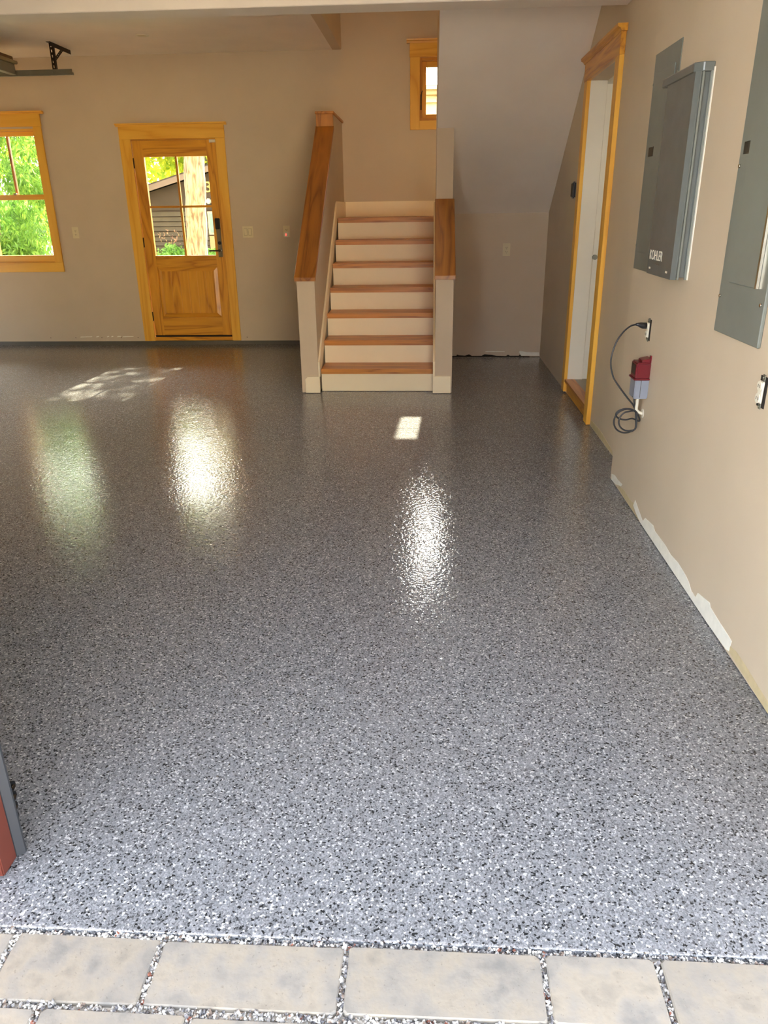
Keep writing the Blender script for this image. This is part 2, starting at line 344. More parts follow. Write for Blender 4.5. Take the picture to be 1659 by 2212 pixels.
# knee walls of the stair
kl = prism('wall_stair_left', [(6.185, .004), (6.185, .912), (7.80, 2.118), (7.80, 2.254), (YB, 2.254), (YB, .004)], 'x', -1.055, -.912, 'wall')
tag(kl, 'beige knee wall on the window side of the stairs with oak cap', 'knee wall', kind='structure')
prism('sloped_cap', [(6.163, .902), (6.163, .934), (7.802, 2.158), (7.802, 2.122)], 'x', -1.072, -.900, 'oakS', kl, .003)
lc = box('cap_end_block', (-1.064, 7.785, 2.15), (-.904, 7.80, 2.254), 'oakZ', kl, .002)
box('level_cap', (-1.072, 7.775, 2.254), (-.896, YB, 2.276), 'oakY', kl, .003)
prism('plinth_block', [(-1.024, .003), (-1.024, .118), (-1.004, .14), (-.902, .14), (-.902, .003)], 'y', 6.170, 6.185, 'trim_white', kl, .001)
zz = lambda y: .727*(y-6.17)
prism('skirt_board', [(6.172, .14), (6.172, .262), (7.80, 1.484), (7.87, 1.503), (YB, 1.503), (YB, 1.35), (7.80, 1.33), (6.30, .20)], 'x', -.912, -.896, 'trim_white', kl, .001)
kr = prism('wall_stair_right', [(6.172, .004), (6.172, .915), (6.90, 1.462), (6.90, 2.048), (5.71, 2.916), (5.71, 5.4), (7.80, 5.4), (7.80, .004)], 'x', .056, .196, 'wall')
tag(kr, 'beige wall between the two stair flights with short oak cap', 'stair wall', kind='structure')
prism('sloped_cap', [(6.150, .908), (6.150, .942), (6.902, 1.505), (6.902, 1.468)], 'x', .046, .210, 'oakS', kr, .003)
box('plinth_block', (.040, 6.158, .003), (.187, 6.172, .146), 'trim_white', kr, .0015)
prism('skirt_board', [(6.160, .146), (6.160, .262), (7.80, 1.484), (7.80, 1.33), (6.30, .20)], 'x', .040, .056, 'trim_white', kr, .001)
so = prism('ceiling_soffit', [(7.84, 1.353), (7.807, 1.377), (5.66, 2.946), (5.66, 3.1), (7.84, 1.5)], 'x', .058, XF, 'ceiling')
tag(so, 'white sloped soffit under the upper stair flight', 'soffit', kind='structure')
al = box('wall_alcove', (.196, 7.807, .006), (XF, 7.84, 1.379), 'wall'); tag(al, 'beige wall closing the alcove under the stair landing', 'wall', kind='structure')
prism('drywall_gap', [(.2, .002), (.2, .012), (.29, .012), (.30, .026), (.315, .018), (.38, .014), (.42, .028), (.45, .012), (.55, .012), (.58, .028), (.65, .022), (.70, .012), (.80, .010), (.82, .022), (.84, .012), (.93, .012), (.94, .026), (.955, .010), (1.04, .008), (1.04, .002)], 'y', 7.8045, 7.808, 'dark_gap', al)
prism('plaster_patch', [(.955, .012), (.93, .05), (.94, .062), (1.0, .05), (1.135, .046), (1.14, .012)], 'y', 7.8045, 7.808, 'plaster', al)
prism('plaster_patch', [(.58, .051), (.60, .060), (.78, .057), (.79, .052)], 'y', 7.8055, 7.808, 'plaster', al)
# staircase
st = root('staircase', 'staircase of cream risers and oak treads between two knee walls', 'staircase', (-.43, 6.3, 0))
RI, RU = .193, .264
for i in range(1, 8):
    y0 = 6.221 + (i-1)*RU; z = i*RI
    yb = y0 + RU + .03 if i < 7 else YB-.018
    t = box('tread', (-.896, y0, z-.026), (.040 if i < 7 else .056, yb, z), 'oakX', st, .004, 2)
    box('scotia_strip', (-.896, y0+.012, z-.043), (.040, y0+.026, z-.026), 'oakX', t)
    box('riser', (-.896, y0+.024, (i-1)*RI + (.003 if i == 1 else 0)), (.040, y0+.04, z-.026), 'trim_white', st)
ld = box('floor_landing', (.2, 7.85, 1.25), (XF, YB, 1.351), 'oakX'); tag(ld, 'oak stair landing floor behind the upper flight', 'landing', kind='structure')
lb = box('baseboard_landing', (-.896, YB-.016, 1.352), (XF, YB, 1.503), 'trim_white', None, .002); tag(lb, 'cream baseboard along the back of the stair landing', 'baseboard', kind='structure')

# ------------------------------------------------------------------ helper for crowned wooden heads
def crown(name, x0, x1, yw, z0, z1, m, parent):
    prof = [(yw, z0), (yw-.022, z0), (yw-.026, z0+(z1-z0)*.45), (yw-.045, z0+(z1-z0)*.6), (yw-.048, z1), (yw, z1)]
    return prism(name, prof, 'x', x0, x1, m, parent)
# ------------------------------------------------------------------ door_1 (back wall)
d1 = root('door_1', 'golden wooden back door with four glass panes and a lower panel', 'door', (-2.7, YB, .042), kind='structure')
box('casing', (-3.274, YB-.02, .046), (-3.155, YB, 2.14), 'pineZ', d1, .002)
box('casing', (-2.247, YB-.02, .046), (-2.149, YB, 2.14), 'pineZ', d1, .002)
box('casing_head', (-3.27, YB-.022, 2.14), (-2.146, YB, 2.266), 'pineX', d1, .002)
crown('casing_cap', -3.295, -2.118, YB, 2.262, 2.288, 'pineX', d1)
for a, b in ((-3.165, -3.153), (-2.252, -2.24)): box('jamb', (a, YB, .05), (b, YB+.15, 2.14), 'firZ', d1)
box('jamb_head', (-3.165, YB, 2.13), (-2.24, YB+.15, 2.142), 'firX', d1)
y0, y1 = YB+.004, YB+.049
box('stile', (-3.149, y0, .107), (-3.040, y1, 2.128), 'firZ', d1, .001); box('stile', (-2.356, y0, .107), (-2.254, y1, 2.128), 'firZ', d1, .001)
for a, b in ((1.972, 2.128), (.856, .976), (.107, .308)): box('rail', (-3.040, y0, a), (-2.356, y1, b), 'firX', d1, .001)
mo = [(-3.04, -2.356, .308, .856)]
# bevelled moulding frame around the lower panel, then its boards
px0, px1, pz0, pz1 = -3.04, -2.356, .308, .856; w = .045
for nm, poly, ax in (('panel_moulding', 'L', 'Z'), ('panel_moulding', 'R', 'Z'), ('panel_moulding', 'B', 'X'), ('panel_moulding', 'T', 'X')):
    o = {'L': (px0, pz0, px0, pz1), 'R': (px1, pz0, px1, pz1), 'B': (px0, pz0, px1, pz0), 'T': (px0, pz1, px1, pz1)}[poly]
    ins = {'L': ((px0+w, pz0+w), (px0+w, pz1-w)), 'R': ((px1-w, pz0+w), (px1-w, pz1-w)), 'B': ((px0+w, pz0+w), (px1-w, pz0+w)), 'T': ((px0+w, pz1-w), (px1-w, pz1-w))}[poly]
    bm = bmesh.new(); A = [(o[0], y0+.018, o[1]), (o[2], y0+.018, o[3]), (ins[1][0], y0+.006, ins[1][1]), (ins[0][0], y0+.006, ins[0][1])]
    va = [bm.verts.new(p) for p in A]; vb = [bm.verts.new((p[0], y1-.01, p[2])) for p in A]
    bm.faces.new(va); bm.faces.new(vb[::-1])
    for i in range(4): bm.faces.new((va[i], va[(i+1) % 4], vb[(i+1) % 4], vb[i]))
    finish(bm, nm, 'fir'+ax, d1)
nb = 6; bw = (px1-px0-2*w)/nb
for i in range(nb): box('panel_board', (px0+w+i*bw+.0008, y0+.006, pz0+w), (px0+w+(i+1)*bw-.0008, y1-.01, pz1-w), 'firZ', d1, .0015)
box('muntin', (-2.709, YB+.014, .976), (-2.687, y1, 1.972), 'firZ', d1, .003)
for a, b in ((-3.04, -2.709), (-2.687, -2.356)):
    box('muntin', (a, YB+.014, 1.468), (b, y1, 1.490), 'firX', d1, .003)
    for c, d in ((.976, 1.468), (1.490, 1.972)): box('pane', (a, YB+.018, c), (b, YB+.022, d), 'glass', d1)
for z in (1.913, 1.118, .321):
    h = cyl('hinge', (-3.151, YB-.004, z-.05), (-3.151, YB-.004, z+.05), .007, 'bronze', d1, 10)
box('threshold', (-3.16, YB-.006, .046), (-2.247, YB+.15, .088), 'firX', d1, .002)
box('under_door_gap', (-3.15, YB+.008, .088), (-2.253, YB+.04, .107), 'dark_gap', d1)  # dark strip standing in for the black, shaded gap under the door
ep = box('lock_plate', (-2.326, YB-.008, .958), (-2.276, YB+.004, 1.262), 'chrome', d1, .003)
box('keypad', (-2.330, YB-.022, 1.245), (-2.278, YB+.004, 1.358), 'black', d1, .005, 2)
cyl('deadbolt_turn', (-2.298, YB-.008, 1.105), (-2.298, YB-.026, 1.105), .018, 'black', d1)
lv = cyl('lever_rose', (-2.300, YB-.008, 1.026), (-2.300, YB-.05, 1.026), .013, 'bronze', d1)
box('lever', (-2.415, YB-.056, 1.018), (-2.288, YB-.042, 1.034), 'bronze', lv, .004, 2)
box('sensor_tag', (-2.318, YB-.008, 2.098), (-2.252, YB+.004, 2.127), 'white_plastic', d1, .002)

# ------------------------------------------------------------------ window_1 (back wall, double hung)
w1 = root('window_1', 'double-hung pine window with split upper sash', 'window', (-4.535, YB, .82), kind='structure')
box('casing', (-4.184, YB-.02, .918), (-4.097, YB, 2.281), 'pineZ', w1, .002); box('casing', (-4.973, YB-.02, .918), (-4.886, YB, 2.281), 'pineZ', w1, .002)
box('casing_head', (-4.978, YB-.022, 2.281), (-4.092, YB, 2.402), 'pineX', w1, .002)
crown('casing_cap', -5.02, -4.05, YB, 2.398, 2.424, 'pineX', w1)
box('apron', (-4.973, YB-.02, .818), (-4.097, YB, .918), 'pineX', w1, .002)
for a, b in ((-4.886, -4.874), (-4.196, -4.184)): box('jamb', (a, YB, .918), (b, YB+.15, 2.262), 'pineZ', w1)
box('jamb_head', (-4.874, YB, 2.242), (-4.196, YB+.15, 2.262), 'pineX', w1)
ys = YB+.05
sl = box('sill', (-4.874, YB, .918), (-4.196, YB+.15, .925), 'pineX', w1)
for nm, z0, z1, yy, bot, top in (('lower_sash', .925, 1.62, YB+.03, .068, .05), ('upper_sash', 1.575, 2.242, YB+.075, .048, .042)):
    r = box(nm+'_rail', (-4.874, yy, z0), (-4.196, yy+.04, z0+bot), 'pineX', w1, .002)
    box(nm+'_rail', (-4.874, yy, z1-top), (-4.196, yy+.04, z1), 'pineX', w1, .002)
    for a, b in ((-4.874, -4.858), (-4.212, -4.196)): box(nm+'_stile', (a, yy, z0+bot), (b, yy+.04, z1-top), 'pineZ', w1)
    if nm == 'upper_sash':
        box('muntin', (-4.546, yy, z0+bot), (-4.524, yy+.04, z1-top), 'oakZ', w1, .003)
        for a, b in ((-4.858, -4.546), (-4.524, -4.212)): box('pane', (a, yy+.018, z0+bot), (b, yy+.022, z1-top), 'glass', w1)
    else: box('pane', (-4.858, yy+.018, z0+bot), (-4.212, yy+.022, z1-top), 'glass', w1)
cyl('sash_lock', (-4.535, YB+.04, 1.62), (-4.535, YB+.04, 1.638), .02, 'chrome', w1, 12)
# ------------------------------------------------------------------ window_2 (stair landing casement)
w2 = root('window_2', 'small pine casement window high above the stair landing', 'window', (.16, YB, 2.18), kind='structure')
for a, b in ((-.207, -.111), (.435, .531)): box('casing', (a, YB-.02, 2.178), (b, YB, 2.826), 'pineZ', w2, .002)
box('casing_head', (-.212, YB-.022, 2.826), (.536, YB, 2.95), 'pineX', w2, .002)
crown('casing_cap', -.242, .566, YB, 2.946, 2.98, 'pineX', w2)
box('apron', (-.111, YB-.02, 2.178), (.435, YB, 2.262), 'pineX', w2, .002)
for a, b in ((-.111, -.088), (.412, .435)): box('frame_stile', (a, YB, 2.262), (b, YB+.14, 2.824), 'firZ', w2)
box('frame_head', (-.088, YB, 2.797), (.412, YB+.14, 2.824), 'firX', w2); box('frame_sill', (-.088, YB, 2.262), (.412, YB+.14, 2.285), 'firX', w2)
for a, b in ((-.088, -.046), (.37, .412)): box('sash_stile', (a, YB+.06, 2.285), (b, YB+.1, 2.797), 'pineZ', w2, .003)
box('sash_rail', (-.046, YB+.06, 2.747), (.37, YB+.1, 2.797), 'pineX', w2, .003); box('sash_rail', (-.046, YB+.06, 2.285), (.37, YB+.1, 2.324), 'pineX', w2, .003)
box('pane', (-.046, YB+.078, 2.324), (.37, YB+.082, 2.747), 'glass', w2)
hn = box('lock_plate', (-.104, YB-.004, 2.36), (-.090, YB+.012, 2.50), 'bronze', w2, .002)
tube('lock_lever', [(-.097, YB-.006, 2.40), (-.095, YB-.02, 2.46), (-.09, YB-.024, 2.51), (-.085, YB-.018, 2.53)], .005, 'bronze', hn, 6)

# ------------------------------------------------------------------ door_2 : cased opening in the right wall with a hall behind
d2 = root('door_2', 'pine-cased side doorway with a raised wooden sill', 'doorway', (XF, 5.74, 0), kind='structure')
def boxd2(n, ya, yb_, za, zb, xa, xb, m): return box(n, (xa, ya, za), (xb, yb_, zb), m, d2, .002)
boxd2('casing', 5.192, 5.30, .004, 2.262, XF-.029, XF, 'pineZ'); boxd2('casing', 6.185, 6.285, .012, 2.262, XF-.027, XF, 'pineZ')
boxd2('casing_head', 5.188, 6.29, 2.262, 2.385, XF-.031, XF, 'firY')
prism('casing_cap', [(XF, 2.378), (XF-.034, 2.378), (XF-.042, 2.392), (XF-.058, 2.40), (XF-.060, 2.416), (XF, 2.416)], 'y', 5.165, 6.315, 'firY', d2)
boxd2('jamb', 5.288, 5.30, .10, 2.262, XF, XF+.12, 'pineZ'); boxd2('jamb', 6.185, 6.197, .10, 2.262, XF+.0, XF+.12, 'room_white')
boxd2('sill_riser', 5.30, 6.185, .003, .092, XF+.0, XF+.018, 'firY'); boxd2('sill_board', 5.30, 6.185, .092, .115, XF-.022, XF+.06, 'oakY')
hf = box('floor_hall', (XF+.06, 4.9, .0), (2.6, 6.35, .114), 'grey_floor'); tag(hf, 'grey floor of the small hall behind the side doorway', 'floor', kind='structure')
for n, a, b, l in (('wall_hall_back', (XF+.12, 6.20, .115), (2.6, 6.3, 2.6), 'white hall wall seen through the side doorway'), ('wall_hall_right', (2.5, 4.9, .115), (2.6, 6.2, 2.6), 'white far wall of the side hall'),
                   ('wall_hall_front', (XF+.12, 4.9, .115), (2.5, 5.0, 2.6), 'white near wall of the side hall'), ('ceiling_hall', (XF+.12, 5.0, 2.24), (2.5, 6.2, 2.3), 'white low ceiling of the side hall')):
    tag(box(n, a, b, 'room_white'), l, 'ceiling' if 'ceiling' in n else 'wall', kind='structure')
def fill_lamp(label, x, y, z, r, col, power):  # unseen lamps added to brighten the side hall and the stairwell
    o = root('fill_lamp', label, 'added lamp', (x, y, z))
    cyl('base', (x, y, z), (x, y, z-.02), r*.9, 'white_plastic', o, 20)
    m = plain('lamp_glow_%d' % len(bpy.data.materials), (255, 240, 210), .5, 0, (col, power))
    cyl('diffuser', (x, y, z-.02), (x, y, z-.07), r, m, o, 24, r*.8)
fill_lamp('added unseen lamp brightening the side hall', 1.85, 5.6, 2.24, .13, (255, 236, 205), 8)
fill_lamp('added unseen warm lamp brightening the stairwell', -.25, 7.2, 5.4, .17, (255, 212, 155), 30)
hk = root('door_bumper', 'small grey metal knob on the white hall wall', 'knob', (1.275, 6.20, 1.065))
cyl('stem', (1.275, 6.20, 1.065), (1.275, 6.175, 1.065), .008, 'steel', hk, 10); cyl('head', (1.275, 6.177, 1.065), (1.275, 6.155, 1.065), .019, 'steel', hk, 14)

# ------------------------------------------------------------------ wall plates and devices
def outlet(x, yw, z, label, name='wall_outlet', wd=.0715, h=.118):
    o = root(name, label, 'outlet', (x, yw, z-h/2))
    p = box('cover_plate', (x-wd/2, yw-.006, z-h/2), (x+wd/2, yw, z+h/2), 'ivory', o, .0025, 2)
    f = box('receptacle', (x-.017, yw-.008, z-.034), (x+.017, yw-.005, z+.034), 'ivory', o, .001)
    for dz in (.019, -.019):
        for dx in (-.006, .006): box('slot', (x+dx-.0014, yw-.0086, z+dz-.005), (x+dx+.0014, yw-.0075, z+dz+.005), 'slot', f)
        cyl('ground_hole', (x, yw-.0086, z+dz-.011), (x, yw-.0075, z+dz-.011), .0026, 'slot', f, 8)
    return o
outlet(-3.905, YB, 1.228, 'ivory wall outlet between the pine window and the back door')
outlet(.755, 7.807, 1.045, 'ivory wall outlet inside the alcove under the stairs')
outlet(-1.551, YB, 1.215, 'ivory wall outlet beside the stairs holding a plug-in adapter')
ad = root('plug_in_adapter', 'small white plug-in adapter with a red light', 'adapter', (-1.551, YB-.008, 1.158))
box('body', (-1.578, YB-.045, 1.158), (-1.526, YB-.0088, 1.212), 'white_plastic', ad, .007, 2)
box('indicator_light', (-1.560, YB-.0465, 1.172), (-1.546, YB-.044, 1.194), 'red_light', ad, .002)
s_ = root('light_switch', 'ivory double rocker light switch beside the back door', 'switch', (-1.978, YB, 1.156))
box('cover_plate', (-2.036, YB-.006, 1.156), (-1.920, YB, 1.273), 'ivory', s_, .0025, 2)
for dx in (-.0235, .0235):
    r = prism('rocker', [(YB-.0055, 1.181), (YB-.0075, 1.181), (YB-.0085, 1.2145), (YB-.013, 1.248), (YB-.0055, 1.248)], 'x', -1.978+dx-.0165, -1.978+dx+.0165, 'ivory', s_)
    box('rocker_frame', (-1.978+dx-.0182, YB-.0066, 1.1795), (-1.978+dx+.0182, YB-.0052, 1.2495), 'slot', s_)
kp = root('wall_keypad', 'small black keypad on the wall beside the side doorway', 'keypad', (XF, 6.49, 1.488))
box('housing', (XF-.024, 6.452, 1.488), (XF, 6.530, 1.61), 'black', kp, .008, 2)
for k in (0, 1): box('button_bar', (XF-.028, 6.462+k*.034, 1.502), (XF-.023, 6.488+k*.034, 1.596), 'slot', kp, .002)

def recept(y, z, label):
    o = root('bare_receptacle', label, 'outlet', (XN, y, z-.055))
    box('box_opening', (XN-.0015, y-.027, z-.048), (XN+.0, y+.027, z+.048), 'dark_gap', o)
    box('mounting_strap', (XN-.004, y-.009, z-.054), (XN-.0015, y+.009, z+.054), 'steel', o, .001)
    bd = box('receptacle_body', (XN-.010, y-.0165, z-.034), (XN-.004, y+.0165, z+.034), 'white_plastic', o, .002)
    for dz in (.019, -.019):
        f = cyl('socket_face', (XN-.010, y, z+dz), (XN-.0145, y, z+dz), .0155, 'white_plastic', o, 16)
        for dy in (-.006, .006): box('slot', (XN-.0152, y+dy-.0013, z+dz-.005), (XN-.0144, y+dy+.0013, z+dz+.005), 'slot', f)
    for dz in (.045, -.045): cyl('screw', (XN-.004, y, z+dz), (XN-.007, y, z+dz), .0035, 'steel', o, 8)
    return o
recept(3.648, .890, 'uncovered white receptacle with the black cord plugged in')
recept(2.352, .893, 'uncovered white receptacle below the large grey panel')
# red and grey pump alarm box
pb = root('alarm_box', 'red and grey plastic alarm box on the right wall', 'alarm box', (XN, 3.592, .583))
lo = box('grey_base', (.972, 3.546, .583), (XN, 3.638, .678), 'device_grey', pb, .004, 2)
rd = box('red_housing', (.970, 3.545, .676), (XN, 3.640, .754), 'red', pb, .006, 2)
box('red_rim', (.964, 3.541, .672), (XN, 3.645, .681), 'red', pb, .002)
box('display_window', (.9685, 3.560, .695), (.9705, 3.628, .742), 'black', rd, .001)
prism('top_wedge', [(.995, .752), (.995, .764), (XN-.004, .772), (XN, .772), (XN, .752)], 'y', 3.556, 3.62, 'red', rd)
box('mounting_tab', (XN-.006, 3.55, .75), (XN, 3.57, .785), 'red', pb, .001)
box('seam', (.998, 3.5452, .590), (1.0, 3.5462, .672), 'slot', lo)
cyl('cover_screw', (.972, 3.56, .592), (.970, 3.56, .592), .003, 'chrome', lo, 8)
tube('conduit_stub', smooth_path([(1.003, 3.585, .584), (1.002, 3.585, .55), (1.004, 3.588, .52), (1.024, 3.59, .505), (XN, 3.59, .503)]), .0075, 'white_plastic', pb, 8)
cyl('wall_grommet', (XN-.004, 3.59, .503), (XN, 3.59, .503), .022, 'white_plastic', pb, 14)
# cord
cd = root('power_cord', 'black power cord looping from receptacle to alarm box', 'cord', (1.0, 3.6, .40))
def crd(px): # photo-measured outline of the hanging cord, on the plane it hangs in (x, z)
    return [(x, 3.605 + dy, z) for x, z, dy in px]
ctrl = [(.973, .917, .03), (.945, .912, .022), (.918, .893, .015), (.897, .868, .01), (.880, .838, .004), (.868, .800, 0), (.863, .765, 0), (.865, .731, 0), (.873, .700, 0), (.886, .668, 0), (.910, .635, 0), (.938, .600, 0), (.968, .565, 0), (.990, .540, 0), (1.003, .515, .0), (1.008, .490, .0)]
cx, cz, R1 = .964, .463, .060
for k in range(1, 12): a = -.1 - k*2*PI/11*.98; ctrl.append((cx+R1*math.cos(a), cz+R1*math.sin(a), -.004-.001*k))
cx2, cz2 = .957, .500
for k in range(1, 10): a = -.2 - k*2*PI/9; ctrl.append((cx2+.050*math.cos(a), cz2+.028*math.sin(a), -.018-.001*k))
for k in range(1, 9): a = -.2 - k*2*PI/11; ctrl.append((cx+.008+(R1-.012)*math.cos(a), cz+.004+(R1-.012)*math.sin(a), -.03+.001*k))
ctrl += [(1.0, .52, -.01), (.990, .56, -.012), (.988, .590, -.012)]
tube('cable', smooth_path(crd(ctrl), 5), .004, 'cord', cd, 8)
tube('plug', [(1.0218, 3.648, .909), (1.004, 3.645, .910), (.990, 3.640, .914), (.978, 3.636, .917), (.968, 3.634, .917)], [.0145, .0145, .012, .008, .0055], 'cord', cd, 10)

# flush panel behind, transfer box, load centre
fp = root('flush_breaker_panel', 'flat grey breaker panel cover partly behind the branded box', 'electrical panel', (XN, 3.84, 1.139))
box('cover', (XN-.004, 3.646, 1.139), (XN, 4.040, 2.072), 'panel_grey', fp, .0012)
dr = box('door', (XN-.008, 3.70, 1.22), (XN-.004, 3.985, 1.99), 'panel_grey', fp, .0012)
box('latch', (XN-.0095, 3.893, 1.643), (XN-.0078, 3.972, 1.684), 'black', dr, .001)
for y, z in ((4.03, 1.95), (4.03, 1.25), (3.66, 1.95)): cyl('screw', (XN-.004, y, z), (XN-.007, y, z), .005, 'steel', fp, 8)
tb = root('transfer_switch_box', 'protruding dark grey box lettered in white on the right wall', 'electrical box', (XN, 3.39, 1.152))
XK = .974
box('enclosure', (XK+.004, 3.222, 1.16), (XN, 3.565, 1.89), 'box_grey', tb, .002)
prism('front_cover', [(XK, 3.225), (XK, 3.575), (XK+.004, 3.582), (XK+.02, 3.582), (XK+.02, 3.212), (XK+.016, 3.212)], 'z', 1.152, 1.888, 'box_grey', tb)
prism('rain_hood', [(XK-.006, 3.235), (XK-.006, 3.640), (XN, 3.640), (XN, 3.205), (XK+.022, 3.205)], 'z', 1.886, 1.918, 'box_grey', tb, .003)
box('side_flange', (XN-.012, 3.206, 1.152), (XN-.002, 3.214, 1.90), 'panel_grey', tb, .001)
box('cover_rib', (XK+.022, 3.2085, 1.153), (XK+.03, 3.2125, 1.886), 'panel_grey', tb, .001)
box('bead_of_caulk', (XN-.004, 3.196, 1.152), (XN, 3.207, 1.90), 'plaster', tb, .001)
cu = bpy.data.curves.new('lettering', 'FONT'); cu.body = 'KOHLER'; cu.extrude = .0006; cu.size = 1
to = bpy.data.objects.new('lettering', cu); C.objects.link(to); bpy.context.view_layer.update()
dg = bpy.context.evaluated_depsgraph_get(); me = bpy.data.meshes.new_from_object(to.evaluated_get(dg)); bpy.data.objects.remove(to)
co = np.array([v.co for v in me.vertices]); mn, mx_ = co.min(0), co.max(0)
for v in me.vertices:
    u = (v.co.x-mn[0])/(mx_[0]-mn[0]); t = (v.co.y-mn[1])/(mx_[1]-mn[1])
    v.co = Vector((XK-.0006 - (v.co.z)*.8, 3.552-u*.19, 1.213+t*.040))
me.materials.clear(); link('lettering', me, 'letter', tb)
box('notch', (XK-.001, 3.40, 1.196), (XK+.001, 3.46, 1.199), 'slot', tb)
for y in (3.535, 3.285): box('logo_mark', (XK-.0008, y-.012, 1.173), (XK+.001, y+.012, 1.181), 'letter', tb)
lp = root('load_centre_panel', 'tall grey breaker panel nearest the vehicle doorway', 'electrical panel', (XN, 2.61, 1.014))
box('cover', (XN-.012, 2.420, 1.014), (XN, 2.806, 2.06), 'panel_grey', lp, .003)
ld_ = box('door', (XN-.020, 2.492, 1.187), (XN-.012, 2.712, 1.98), 'panel_grey', lp, .003)
box('door_edge_lip', (XN-.022, 2.480, 1.187), (XN-.012, 2.492, 1.98), 'chrome', ld_, .001)
lt = box('latch', (XN-.0135, 2.690, 1.584), (XN-.0115, 2.775, 1.622), 'black', lp, .001)
box('latch_slide', (XN-.0155, 2.715, 1.588), (XN-.0132, 2.735, 1.618), 'slot', lt, .001)
for y, z in ((2.79, 1.136), (2.443, 1.143), (2.79, 1.55)): cyl('screw', (XN-.012, y, z), (XN-.016, y, z), .006, 'chrome', lp, 10)

# drywall repairs along the foot of the right walls (y, z outlines)
def patches(parent, x, m, polys, th=.0015):
    for poly in polys: prism('plaster_patch' if m == 'plaster' else 'scraped_strip', poly, 'x', x-th, x, m, parent)
def hitx(px, x):  # photo point -> (y, z) on a wall plane x (used for the shapes of the wall repairs only)
    d = fw*F_PX + r2*(px[0]-829.5) - u2*(px[1]-1106); t = x/d.x
    return (d.y*t, max(.0045, EYE + d.z*t))
zb = lambda a: [hitx((1300+x/3.95, 980+y/3.95), XN) for x, y in a]
patches(wn, XN, 'plaster', [zb([(85, 172), (112, 182), (140, 225), (176, 262), (165, 278), (150, 272), (120, 262), (83, 222)]),
    zb([(270, 440), (287, 396), (312, 470), (350, 575), (372, 548), (440, 612), (456, 662), (545, 782), (590, 862), (652, 930), (720, 1042), (742, 1092), (768, 1182), (780, 1275), (700, 1165), (560, 950), (450, 770), (360, 660), (330, 590), (290, 500)]),
    zb([(772, 1180), (800, 1225), (822, 1188), (870, 1228), (922, 1272), (930, 1312), (1010, 1442), (1082, 1552), (1110, 1600), (1085, 1685), (1060, 1668), (900, 1450), (780, 1280)])])
patches(wn, XN, 'paper', [zb([(150, 276), (190, 310), (235, 385), (276, 428), (268, 446), (300, 530), (330, 612), (250, 470), (170, 340), (140, 285)]),
    zb([(1095, 1640), (1150, 1690), (1230, 1810), (1320, 1960), (1418, 2120), (1500, 2260), (1500, 2330), (1400, 2195), (1250, 1950), (1090, 1695)])], .001)
wr = bpy.data.objects['wall_right']
za = lambda a: [hitx((1200+x/7.9, 780+y/7.9), XF) for x, y in a]
patches(wr, XF, 'paper', [za([(605, 1010), (640, 1040), (750, 1160), (860, 1340), (968, 1530), (972, 1630), (880, 1490), (720, 1260), (605, 1110)])], .001)
wb = bpy.data.objects['wall_back']
for x in (-4.10, -3.79, -3.56, -3.36, -2.08, -1.33, -4.4): prism('drywall_screw', [(x-.004, .078), (x+.004, .078), (x+.004, .086), (x-.004, .086)], 'y', YB-.001, YB, 'dark_gap', wb)
for x0_, x1_ in ((-4.08, -3.93), (-3.88, -3.83), (-3.78, -3.66), (-3.64, -3.57), (-3.56, -3.49), (-3.47, -3.34), (-3.26+.02-.06, -3.28)):
    pass
for x0_, x1_, h in ((-4.05, -3.90, .006), (-3.86, -3.82, .010), (-3.73, -3.70, .012), (-3.68, -3.65, .012), (-3.61, -3.56, .013), (-3.545, -3.41, .008)):
    prism('plaster_patch', [(x0_, .089), (x0_+.01, .087), (x1_-.008, .09), (x1_, .093), (x1_-.006, .09+h), (x0_+.012, .088+h)], 'y', YB-.001, YB, 'plaster', wb)

# ------------------------------------------------------------------ recessed light
rl = root('recessed_light', 'round white recessed ceiling light near the back wall', 'ceiling light', (-2.607, 7.755, ZC))
bm = bmesh.new(); n = 28; prof = [(.058, ZC), (.058, ZC-.004), (.044, ZC-.006), (.036, ZC-.001)]; rings = []
for r_, z_ in prof: rings.append([bm.verts.new((-2.607+r_*math.cos(2*PI*k/n), 7.755+r_*math.sin(2*PI*k/n), z_)) for k in range(n)])
for a, b in zip(rings, rings[1:]):
    for k in range(n): bm.faces.new((a[k], a[(k+1) % n], b[(k+1) % n], b[k]))
finish(bm, 'trim_ring', 'white_plastic', rl, smooth=True)
cyl('lens', (-2.607, 7.755, ZC-.0015), (-2.607, 7.755, ZC), .037, 'ivory', rl, 28)

# ------------------------------------------------------------------ overhead door, track, hanger
gd = root('overhead_door', 'open sectional garage door stored flat under the ceiling', 'garage door', (-5.2, 6.7, 2.66))
xs = np.linspace(-6.45, -3.985, 5)
for a, b in zip(xs, xs[1:]): box('section', (a+.002, 5.56, 2.69), (b-.002, 7.93, 2.735), 'door_grey', gd, .003)
box('bottom_rail', (-3.985, 5.56, 2.652), (-3.925, 7.93, 2.738), 'door_grey', gd, .003)
box('bottom_seal', (-3.975, 5.56, 2.738), (-3.892, 7.935, 2.764), 'door_tan', gd, .006)
box('edge_board', (-3.985, 5.56, 2.764), (-3.925, 7.92, 2.80), 'door_brown', gd, .002)
tr = root('door_track', 'galvanised horizontal door track under the ceiling', 'door track', (-4.9, 7.95, 2.64))
prism('channel', [(7.945, 2.643), (7.945, 2.692), (7.948, 2.692), (7.948, 2.648), (7.975, 2.648), (7.975, 2.668), (7.978, 2.668), (7.978, 2.643)], 'x', -6.55, -3.385, 'steel', tr)
for x in (-3.41, -3.58): cyl('bolt', (x, 7.945, 2.667), (x, 7.939, 2.667), .007, 'steel', tr, 8)
